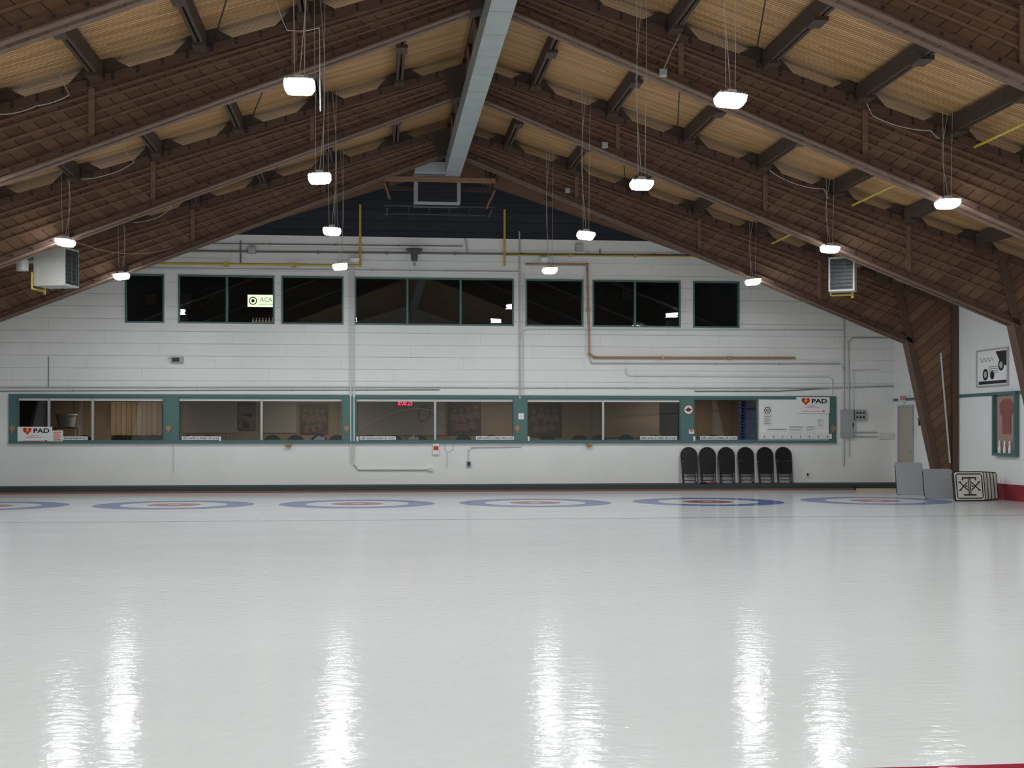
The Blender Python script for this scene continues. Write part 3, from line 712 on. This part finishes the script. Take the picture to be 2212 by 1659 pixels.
e,(x0,x1,z0,z1)=wbox((1487,1498,928,937),.09,MPAPER,'small white paper notice on a teal post','notice','paper_notice')
fin(B().box(x0+.02,x1-.02,YW-.096,YW-.09,z0+.07,z1-.02),'red_print',MREDT,e)
# ---------------- signs
def padsign(r,Y):
    x0,x1,z0,z1=RY(*r,Y); w=x1-x0; h=z1-z0
    e=E('defibrillator_sign',((x0+x1)/2,Y,z0),'white sign with red heart, bold PAD and red arrow','sign')
    fin(B().box(x0,x1,Y-.012,Y,z0,z1),'sign_panel',MPAPER,e)
    b=B(); cx=x0+.28*w; cz=z0+.76*h; r_=.125*w; heart(b,cx,cz,r_,Y-.016,Y-.0125); fin(b,'heart_symbol',MREDT,e)
    b=B(); b.prism([(cx+.5*r_,cz+.75*r_),(cx-.45*r_,cz-.0*r_),(cx+.0*r_,cz+.02*r_),(cx-.4*r_,cz-.7*r_),(cx+.5*r_,cz+.2*r_),(cx+.1*r_,cz+.2*r_)],Y-.02,Y-.0165); fin(b,'lightning_bolt',MYELB,e)
    text('PAD',x0+.46*w,x0+.92*w,z0+.62*h,z0+.90*h,Y-.0125,MBLK,e,.03)
    text('AUTOMATED',x0+.34*w,x0+.62*w,z0+.43*h,z0+.485*h,Y-.0125,MREDT,e,.0)
    text('DEFIBRILLATOR',x0+.25*w,x0+.70*w,z0+.33*h,z0+.385*h,Y-.0125,MREDT,e,.0)
    b=B(); b.box(x0+.16*w,x0+.8*w,Y-.016,Y-.0125,z0+.12*h,z0+.145*h); b.prism([(x0+.8*w,z0+.07*h),(x0+.8*w,z0+.20*h),(x0+.87*w,z0+.132*h)],Y-.016,Y-.0125)
    fin(b,'arrow',MREDT,e)
padsign((38,113,922,957),YW-.035)
e,(x0,x1,z0,z1)=wbox((114,136,930,957),.045,MPAPER,'white notice with red printed lines in the window','notice','paper_notice')
b=B()
for q in range(5): b.box(x0+.03,x1-.03-.03*(q%2),YW-.049,YW-.046,z1-.06-q*.055,z1-.035-q*.055)
fin(b,'red_print',MREDT,e)
for a0,a1 in ((137,190),(393,478),(777,855),(1028,1110),(1382,1462),(1512,1592)):
    x0=wx(a0,1.5); x1=wx(a1,1.5); z0=1.475; z1=1.575; Y=YW-.035
    e=E('warning_strip_sign',((x0+x1)/2,Y,z0),'white strip sign with black warning lettering on the window','sign','warning strips on the windows')
    fin(B().box(x0,x1,Y-.01,Y,z0,z1),'sign_panel',MPAPER,e)
    text('KEEP HANDS & KNEES OFF of ICE!!',x0+.03,x1-.03,z0+.02,z1-.02,Y-.0105,MBLK,e,.015)
for px in (772,1142,1500,475):
    p=onY(px,950,YW-.06); e=fin(B().lathe((p.x,YW-.055,1.441),[(.03,0),(.038,.13),(.04,.13)],14),'paper_cup',MPAPER,label='white paper cup on the teal window sill',cat='cup',group='cups on the sill',smooth=True)
fin(B().box(XL+.1,XW-.1,YW+.17,YW+.42,1.38,1.438),'window_ledge',MBR,label='brown timber ledge inside the lounge windows',cat='ledge')
for px in (150,412,690,893,1412):
    p=onY(px,950,YW+.28)
    b=B()
    for q in range(5): b.lathe((p.x+(q-2)*.05,YW+.29+.02*(q%2),1.439),[(.08,0),(.065,.06+.02*(q%2)),(.02,.10+.03*(q%3))],7)
    fin(b,'cloth',MPAPER,label='crumpled white cloth on the inner window ledge',cat='cloth',group='cloths on the ledge')
p=onY(875,868,38.3)
e=E('digital_clock',p,'red glowing digital clock behind the lounge glass','clock')
fin(B().box(p.x-.25,p.x+.25,38.32,38.38,p.z-.12,p.z+.08).cyl((p.x,38.35,p.z+.08),(p.x,38.35,3.1),.01,6),'clock_case',MBLK,e)
text('8:06:25',p.x-.22,p.x+.22,p.z-.105,p.z+.05,38.318,MCLK,e,.0,'digits')
# notice board
x0,x1,z0,z1=RY(1637,1790,860,950,YW-.02); z0,z1=1.45,2.70
e=E('notice_board',((x0+x1)/2,YW-.02,z0),'large white notice board beside the lounge window','notice board')
fin(B().box(x0,x1,YW-.03,YW-.002,z0,z1),'board_panel',MPAPER,e)
b=B(); b.box(x0,x0+.03,YW-.045,YW-.031,z0,z1).box(x0+.03,x1,YW-.045,YW-.031,z1-.02,z1)
fin(b,'board_edge',MGRY,e)
padsign((1720,1792,858,893),YW-.046)
def note(r,label,lines=4,target=False):
    Y=YW-.032; x0,x1,z0,z1=RY(*r,Y)
    e=E('pinned_notice',((x0+x1)/2,Y,z0),label,'notice')
    fin(B().box(x0,x1,Y-.008,Y,z0,z1),'paper_sheet',MNOTE,e)
    top=z1
    if target:
        cx=(x0+x1)/2; cz=z1-.16; b=B()
        for k_,(rr,mi) in enumerate(((.10,0),(.075,1),(.05,0),(.03,1),(.015,2))): b.cyl((cx,Y-.009-k_*.002,cz),(cx,Y-.0105-k_*.002,cz),rr,22,mi)
        fin(b,'target_logo',[MBLK,MPAPER,MREDT],e); top=z1-.3
    b=B()
    for q in range(lines):
        zz=top-.03-(top-z0-.05)*q/lines; b.box(x0+.04,x1-.04-.05*(q%2),Y-.012,Y-.0085,zz-.014,zz)
    fin(b,'printed_lines',MCAB,e)
note((1648,1667,875,920),'white notice with black target logo above text lines',5,True)
note((1703,1735,920,935),'small pinned white paper with printed lines',2)
note((1740,1762,920,935),'small pinned white paper with printed lines',2)
note((1765,1778,905,925),'small pinned white paper with printed lines',3)
note((1655,1700,925,933),'small pinned white paper with printed lines',1)
x0,x1,z0,z1=RY(1640,1797,937,948,YW-.09)
e=E('coat_hook_rail',((x0+x1)/2,YW-.09,z0),'white rail with a row of small dark hooks','hook rail')
fin(B().box(x0,x1,YW-.09,YW-.046,z0,z1),'rail',MWHT,e)
for q in range(8):
    x=x0+.15+(x1-x0-.3)*q/7; fin(B().cyl((x,YW-.09,z0+.08),(x,YW-.12,z0+.08),.01,6).cyl((x,YW-.12,z0+.04),(x,YW-.12,z0+.09),.01,6),'hook',MDK,e)
for px in (623,1273):
    p=onY(px,958,YW-.12); e=fin(B().box(p.x-.08,p.x+.08,YW-.14,YW-.0,1.31,1.37).prism([(p.x-.05,1.26),(p.x+.05,1.26),(p.x+.08,1.31),(p.x-.08,1.31)],YW-.12,YW-.01),'sill_bracket',MORG,label='small brown bracket under the window sill',cat='bracket',group='sill brackets')
# ---------------- folded chairs
def fchair(x,y,z):
    e=E('folded_chair',(x,y,z),'black metal folding chair folded flat, leaning on the white wall','folding chair','folded chairs along the wall')
    T=Matrix.Translation((x,y,z))@Matrix.Rotation(math.radians(-11),4,'X')
    def mk(): b=B(); b.T=T; return b
    h=1.09; w=.245
    pts=[(-w+.03,0,0.02),(-w,0,h-.24)]
    for i in range(1,12):
        t=math.pi*(1-i/12); pts.append((w*math.cos(t),0,h-.24+.235*math.sin(t)))
    pts+=[(w,0,h-.24),(w-.03,0,.02)]
    fin(mk().tube(pts,.018,8),'front_frame',MBLK,e,smooth=True)
    z0=h-.42
    prof=[(-w+.015,z0),(w-.015,z0),(w-.015,h-.24)]
    for i in range(1,10):
        t=math.pi*i/10; prof.append(((w-.015)*math.cos(t),h-.24+.215*math.sin(t)))
    prof.append((-w+.015,h-.24))
    fin(mk().prism(prof,-.03,.01),'backrest',MBLKG,e)
    prof=[(-.20,.31),(-.15,.27),(.15,.27),(.20,.31),(.225,.62),(.20,.65),(-.20,.65),(-.225,.62)]
    fin(mk().prism(prof,-.06,-.022),'seat',MBLKG,e)
    pts=[(-.18,.045,.01),(-.18,.045,.60),(.18,.045,.60),(.18,.045,.01)]
    fin(mk().tube(pts,.016,8),'rear_frame',MBLK,e)
    fin(mk().cyl((-.18,.045,.10),(.18,.045,.10),.011,6),'cross_bar',MBLK,e)
    fin(mk().cyl((-w+.03,0,.2),(w-.03,0,.2),.011,6),'cross_bar',MBLK,e)
    for xx,yy in ((-w+.03,0),(w-.03,0),(-.18,.045),(.18,.045)): fin(mk().cyl((xx,yy,0.005),(xx,yy,.045),.024,8),'foot_cap',MDK,e)
    return e
x0=onY(1491,1040,37.2).x
fc=fchair(x0,37.2,.172)
for px in (1531,1572,1614,1656,1696): dup(fc,(onY(px,1040,37.2).x-x0,0,0))
p=onY(1520,1043,36.7)
for i,(dx,col) in enumerate(((0,MBLK),(.25,MRED))):
    b=B().lathe((p.x+dx,36.7,.171),[(.11,0),(.12,.03),(.06,.06)],10)
    fin(b,'cleaning_cloth',col,label='small folded %s cloth on the walkway'%('black' if i==0 else 'red'),cat='cloth',smooth=True)
# ---------------- folded tables
def ctable(x0,y,w,h,lean,rz,label,emblem=False,mat=MTBL,group=None,roll=0,trimd=False):
    e=E('folded_table',(x0,y,0),label,'folding table',group)
    T=Matrix.Translation((x0,y,0.004))@Matrix.Rotation(rz,4,'Z')@Matrix.Rotation(-lean,4,'X')
    def mk(): b=B(); b.T=T; return b
    r=.07
    def outl(i_):
        pts=[]
        for cx,cz,a0 in ((w-r,r,-90),(w-r,h-r,0),(r,h-r,90),(r,r,180)):
            for i in range(5):
                t=math.radians(a0+i*22.5); pts.append((cx+(r-i_)*math.cos(t),cz+(r-i_)*math.sin(t)))
        return pts
    fin(mk().prism(outl(.026 if trimd else 0),-.001 if trimd else 0,.018),'table_top',mat,e)
    if trimd: fin(mk().prism(outl(0),.002,.03),'edge_trim',MDK,e)
    b=mk(); b.box(.03,w-.03,.031,.075,.0,.04).box(.03,w-.03,.031,.075,h-.04,h).box(.0,.04,.031,.075,.05,h-.05).box(w-.04,w,.031,.075,.05,h-.05)
    fin(b,'apron',MDK,e)
    for lx in (.1,.2,w-.2,w-.1): fin(mk().cyl((lx,.05,.07),(lx,.05,h-.09),.012,6),'leg',MCND,e)
    if emblem:
        b=mk(); t=.028; q=.055; y0,y1=-.004,-.001
        b.box(q+.05,w-q-.05,y0,y1,q,q+t).box(q+.05,w-q-.05,y0,y1,h-q-t,h-q).box(q,q+t,y0,y1,q+.05,h-q-.05).box(w-q-t,w-q,y0,y1,q+.05,h-q-.05)
        for cx,cz,sx,sz in ((q,q,1,1),(w-q,q,-1,1),(q,h-q,1,-1),(w-q,h-q,-1,-1)):
            b.prism([(cx,cz+sz*.05),(cx+sx*t,cz+sz*.05),(cx+sx*.05,cz+sz*t),(cx+sx*.05,cz)],y0,y1)
        fin(b,'border_line',MBLK,e)
        b=mk(); cx=w/2; cz=h/2
        b.box(cx-.19,cx+.19,y0,y1,cz+.19,cz+.225); b.box(cx-.19,cx-.155,y0,y1,cz+.14,cz+.19); b.box(cx+.155,cx+.19,y0,y1,cz+.14,cz+.19)
        b.box(cx-.035,cx-.01,y0,y1,cz-.2,cz+.19); b.box(cx+.01,cx+.035,y0,y1,cz-.2,cz+.19)
        b.box(cx-.17,cx+.17,y0,y1,cz-.235,cz-.2)
        def bar(a,c_,t=.014):
            dx=c_[0]-a[0]; dz=c_[1]-a[1]; L=math.hypot(dx,dz); nx,nz=-dz/L*t,dx/L*t
            b.prism([(a[0]+nx,a[1]+nz),(c_[0]+nx,c_[1]+nz),(c_[0]-nx,c_[1]-nz),(a[0]-nx,a[1]-nz)],y0-.001,y1)
        for s in (-1,1):
            bar((cx+s*.05,cz+.10),(cx+s*.26,cz-.10)); bar((cx+s*.05,cz-.10),(cx+s*.26,cz+.10))
            bar((cx+s*.22,cz+.10),(cx+s*.29,cz+.10)); bar((cx+s*.22,cz-.10),(cx+s*.29,cz-.10))
            bar((cx+s*.05,cz),(cx+s*.11,cz))
        fin(b,'emblem',MBLK,e)
    return e
ctable(14.02,33.2,.76,.88,math.radians(10),0,'grey folded table standing on edge by the timber leg')
ctable(13.98,31.35,.80,.76,math.radians(9),math.radians(4),'grey folded table standing on edge in the stack')
ctable(14.14,30.0,.82,.74,math.radians(9),math.radians(3),'cream folded table top with black border and monogram emblem',True,MCREAM,None,0,True)
for i in range(4):
    ctable(14.27+.14*(i+1),30.02+.11*(i+1),.69,.73-.008*i,math.radians(9),math.radians(3),'cream folded table with dark edge standing in the stack',False,MCREAM,'stack of folded tables',0,True)
fin(B().box(onY(1855,1060,35.9).x,onY(1935,1060,35.9).x,35.75,36.1,.001,.05),'plywood_step',MPLY,label='low plywood step at the corner of the ice',cat='step')
p=Vector((15.38,31.6,0))
e=E('black_bag',p,'soft black sports bag standing by the side wall','bag')
fin(B().lathe(p,[(.22,0.0),(.25,.25),(.23,.48),(.12,.60),(.03,.62)],14),'bag_body',MBLKG,e,smooth=True)
fin(B().tube([(p.x-.1,p.y,.58),(p.x-.06,p.y,.68),(p.x+.06,p.y,.68),(p.x+.1,p.y,.58)],.012,6),'bag_handle',MBLK,e)
# ---------------- side wall items
pa=onX(1945,868,XW); pb=onX(1973,868,XW)
e=E('door_1',(XW-.03,(pa.y+pb.y)/2,.17),'beige side door with grey frame at the corner',None,kind='structure')
ya,yb=pb.y,pa.y
fin(B().box(XW-.05,XW-.001,ya,yb,.17,2.45),'door_leaf',pm('door_beige',(.42,.38,.31),.5,var=.05),e)
fin(B().box(XW-.07,XW-.001,ya-.06,ya,.17,2.51).box(XW-.07,XW-.001,yb,yb+.06,.17,2.51).box(XW-.07,XW-.001,ya,yb,2.45,2.51),'door_frame',MGRY,e)
fin(B().cyl((XW-.05,ya+.08,1.15),(XW-.12,ya+.08,1.15),.03,10),'door_knob',MCND,e)
Y=36.6
pe=onY(1950,860,Y)
e=E('exit_sign',pe,'white exit sign with red lettering above the corner door','exit sign')
fin(B().box(pe.x-.12,pe.x+.12,Y-.04,Y+.04,pe.z-.09,pe.z+.09),'sign_box',MPAPER,e)
text('EXIT',pe.x-.095,pe.x+.095,pe.z-.055,pe.z+.055,Y-.041,MREDT,e,.02)
fin(B().cyl((pe.x+.12,Y,pe.z),(XW,Y,pe.z),.02,8),'bracket',MCND,e)
pe=onY(1963,850,36.3)
e=E('emergency_light',pe,'white twin-head emergency light on the side wall','emergency light')
fin(B().box(pe.x-.05,XW-.001,36.25,36.35,pe.z-.06,pe.z+.06),'battery_case',MPAPER,e)
for dx in (-.0,.16): fin(B().cyl((pe.x+dx,36.2,pe.z+.1),(pe.x+dx,36.28,pe.z+.1),.055,12),'lamp_head',MPAPER,e)
def sidebox(b,y0,y1,z0,z1,t0,t1,mi=0): b.box(XW-t1,XW-t0,y0,y1,z0,z1,mi)
A=onX(2112,756,XW); D=onX(2180,835,XW); y1=A.y; y0=D.y; z1=onX(2146,753,XW).z; z0=onX(2146,835,XW).z
e=E('framed_poster',(XW,(y0+y1)/2,z0),'white framed black and white advertising poster on the side wall','poster')
b=B(); t=.04
sidebox(b,y0,y1,z0,z0+t,0.001,.05);sidebox(b,y0,y1,z1-t,z1,0.001,.05);sidebox(b,y0,y0+t,z0+t,z1-t,0.001,.05);sidebox(b,y1-t,y1,z0+t,z1-t,0.001,.05)
fin(b,'poster_frame',MCND,e)
b=B(); sidebox(b,y0+t,y1-t,z0+t,z1-t,.001,.02); fin(b,'poster_sheet',MPAPER,e)
w_=y1-y0; h_=z1-z0
b=B(); sidebox(b,y0+.10,y1-.10,z0+.07,z0+.15,.0205,.024)
for cy,cz,rr in ((.72,.33,.15),(.5,.3,.11),(.22,.55,.15)):
    b.cyl((XW-.0205,y0+cy*w_,z0+cz*h_),(XW-.026,y0+cy*w_,z0+cz*h_),rr,16)
b.add([(XW-.021,y0+.06,z1-.08),(XW-.021,y0+.40*w_,z1-.08),(XW-.021,y0+.24*w_,z1-.40*h_),(XW-.021,y0+.06,z1-.5*h_)],[(0,1,2,3)])
fin(b,'printed_shapes',MDK,e)
for cy,cz in ((.72,.33),(.22,.55)):
    fin(B().cyl((XW-.0265,y0+cy*w_,z0+cz*h_),(XW-.028,y0+cy*w_,z0+cz*h_),.085,16),'printed_highlight',MCND,e)
b=B(); zz=z1-.28*h_
b.tube([(XW-.022,y1-.15-.035*i,zz+.07*math.sin(i*1.1)*(1-.02*i)) for i in range(22)],.008,5); fin(b,'script_print',MCAB,e)
b=B()
for q in range(4): sidebox(b,y0+.3*w_,y0+.62*w_,zz-.20-q*.05,zz-.185-q*.05,.0205,.023)
fin(b,'printed_lines',MCAB,e)
ya=onX(2152,900,XW).y; yb=onX(2202,900,XW).y; y0,y1=yb,ya; z1=onX(2177,846,XW).z; z0=onX(2177,985,XW).z
e=E('display_case',(XW,(y0+y1)/2,z0),'teal wooden display case with red garment and white trophies','display case')
b=B(); t=.07
sidebox(b,y0,y1,z0,z0+t,0.001,.12);sidebox(b,y0,y1,z1-t,z1,0.001,.12);sidebox(b,y0,y0+t,z0+t,z1-t,0.001,.12);sidebox(b,y1-t,y1,z0+t,z1-t,0.001,.12)
fin(b,'case_frame',MTEAL,e)
b=B(); sidebox(b,y0+t,y1-t,z0+t,z1-t,.001,.02); fin(b,'case_backing',pm('case_back',(.36,.24,.21),.6),e)
b=B(); ym=(y0+y1)/2
b.add([(XW-.03,ym-.36,z1-.3),(XW-.03,ym-.15,z1-.18),(XW-.03,ym+.15,z1-.18),(XW-.03,ym+.36,z1-.3),(XW-.03,ym+.3,z1-.6),(XW-.03,ym+.22,z1-.5),(XW-.03,ym+.22,z0+.55),(XW-.03,ym-.22,z0+.55),(XW-.03,ym-.22,z1-.5),(XW-.03,ym-.3,z1-.6)],[list(range(10))])
fin(b,'red_garment',MRJ,e)
for q in (-.26,0,.26):
    fin(B().lathe((XW-.075,ym+q,z0+t),[(.035,0),(.042,.1),(.02,.22),(.028,.28),(.01,.32)],12),'trophy_pin',MPAPER,e,smooth=True)
A=onX(1985,905,XW); Bq=onX(2008,905,XW)
b=B(); sidebox(b,Bq.y,A.y,A.z-.02,A.z+.03,.001,.05)
for q in range(8): yy=Bq.y+(A.y-Bq.y)*(q+.5)/8; sidebox(b,yy-.03,yy+.03,A.z-.16-.04*(q%2),A.z-.02,.01,.03,1)
fin(b,'key_rack',[MBR,MDK],label='small wooden rack with hanging tags on the side wall',cat='rack')
A=onX(1978,900,XW); b=B(); sidebox(b,A.y-.08,A.y+.08,1.5,2.2,.001,.012); fin(b,'paper_notice',MNOTE,label='white paper chart beside the side door',cat='notice')
p0=onY(2032,762,FY[3]-.2); p1=onY(2052,1000,FY[3]-.2)
fin(B().tube([p0,p1],.024,8),'conduit_pipe',MCND,label='pale conduit strapped to the timber frame leg',cat='pipe',smooth=True)
def cord(pts,label,mat=MCRD,r=.009):
    b=B()
    P=[Vector(p) for p in pts]; out=[]
    for i in range(len(P)-1):
        for k_ in range(6):
            t=k_/6; q=P[i].lerp(P[i+1],t); q.z-= .06*(P[i]-P[i+1]).length*4*t*(1-t); out.append(q)
    out.append(P[-1]); b.tube(out,r,5)
    fin(b,'hanging_cord',mat,label=label,cat='cable')
cord([onY(0,247,21.4),onY(80,228,21.4),onY(150,205,21.4),onY(120,130,21.45)],'white electrical cord draped along a roof frame')
cord([onY(150,385,27.2),onY(230,378,27.2),onY(290,350,27.2),onY(270,325,27.2)],'white electrical cord draped along a roof frame')
cord([onY(270,480,33.0),onY(340,470,33.0),onY(372,445,33.0)],'white electrical cord draped along a roof frame')
cord([onY(597,5,15.9),onY(620,65,15.9),onY(690,60,15.9),onY(692,240,16.0)],'white electrical cord draped from a roof frame',r=.005)
cord([onY(1430,155,21.4),onY(1450,110,21.4),onY(1490,20,21.4)],'white electrical cord draped along a roof frame')
cord([onY(1870,215,21.4),onY(1885,250,21.4),onY(2010,282,21.4),onY(2030,300,21.4)],'white electrical cord draped along a roof frame')
cord([onY(1655,360,27.2),onY(1690,385,27.2),onY(1780,408,27.2),onY(1790,430,27.2)],'white electrical cord draped along a roof frame')
cord([onY(165,523,29.5),onY(385,531,33.0)],'orange cord stretched between roof frames',MCOP,.01)
for px,py,Y in ((1432,158,21.45),(1306,314,27.25),(1226,412,33.05)):
    p=onY(px,py,Y); e=E('ceiling_junction_box',p,'small grey junction box fixed to a roof frame','electrical box','junction boxes on the roof frames')
    fin(B().box(p.x-.06,p.x+.06,Y-.06,Y+.02,p.z-.06,p.z+.06),'case',MCND,e); fin(B().box(p.x-.05,p.x+.05,Y-.07,Y-.06,p.z-.05,p.z+.05),'cover',MGRY,e)
u=8.55
for (y0,y1) in bays[:3]:
    x=XR+u; fin(B().cyl((x,y0+.25,zd(u)-.42),(x,y1-.25,zd(u)-.42),.028,8),'gas_pipe',MYEL,label='yellow gas pipe running beside a roof purlin',cat='pipe',group='yellow roof pipes')
# ---------------- world + camera
wd=bpy.data.worlds.new('w'); sc.world=wd; wd.use_nodes=True
wd.node_tree.nodes['Background'].inputs[0].default_value=(.5,.55,.6,1); wd.node_tree.nodes['Background'].inputs[1].default_value=.3
cam=bpy.data.cameras.new('camera'); co=bpy.data.objects.new('camera',cam); COL.objects.link(co)
cam.sensor_width=36; cam.lens=F*36/2212; cam.shift_y=102.5/2212; cam.clip_end=200
co.location=(0,0,H); co.rotation_euler=(math.pi/2,0,-TH); sc.camera=co
try:
    sc.view_settings.view_transform='Standard'; sc.view_settings.look='None'
except Exception: pass
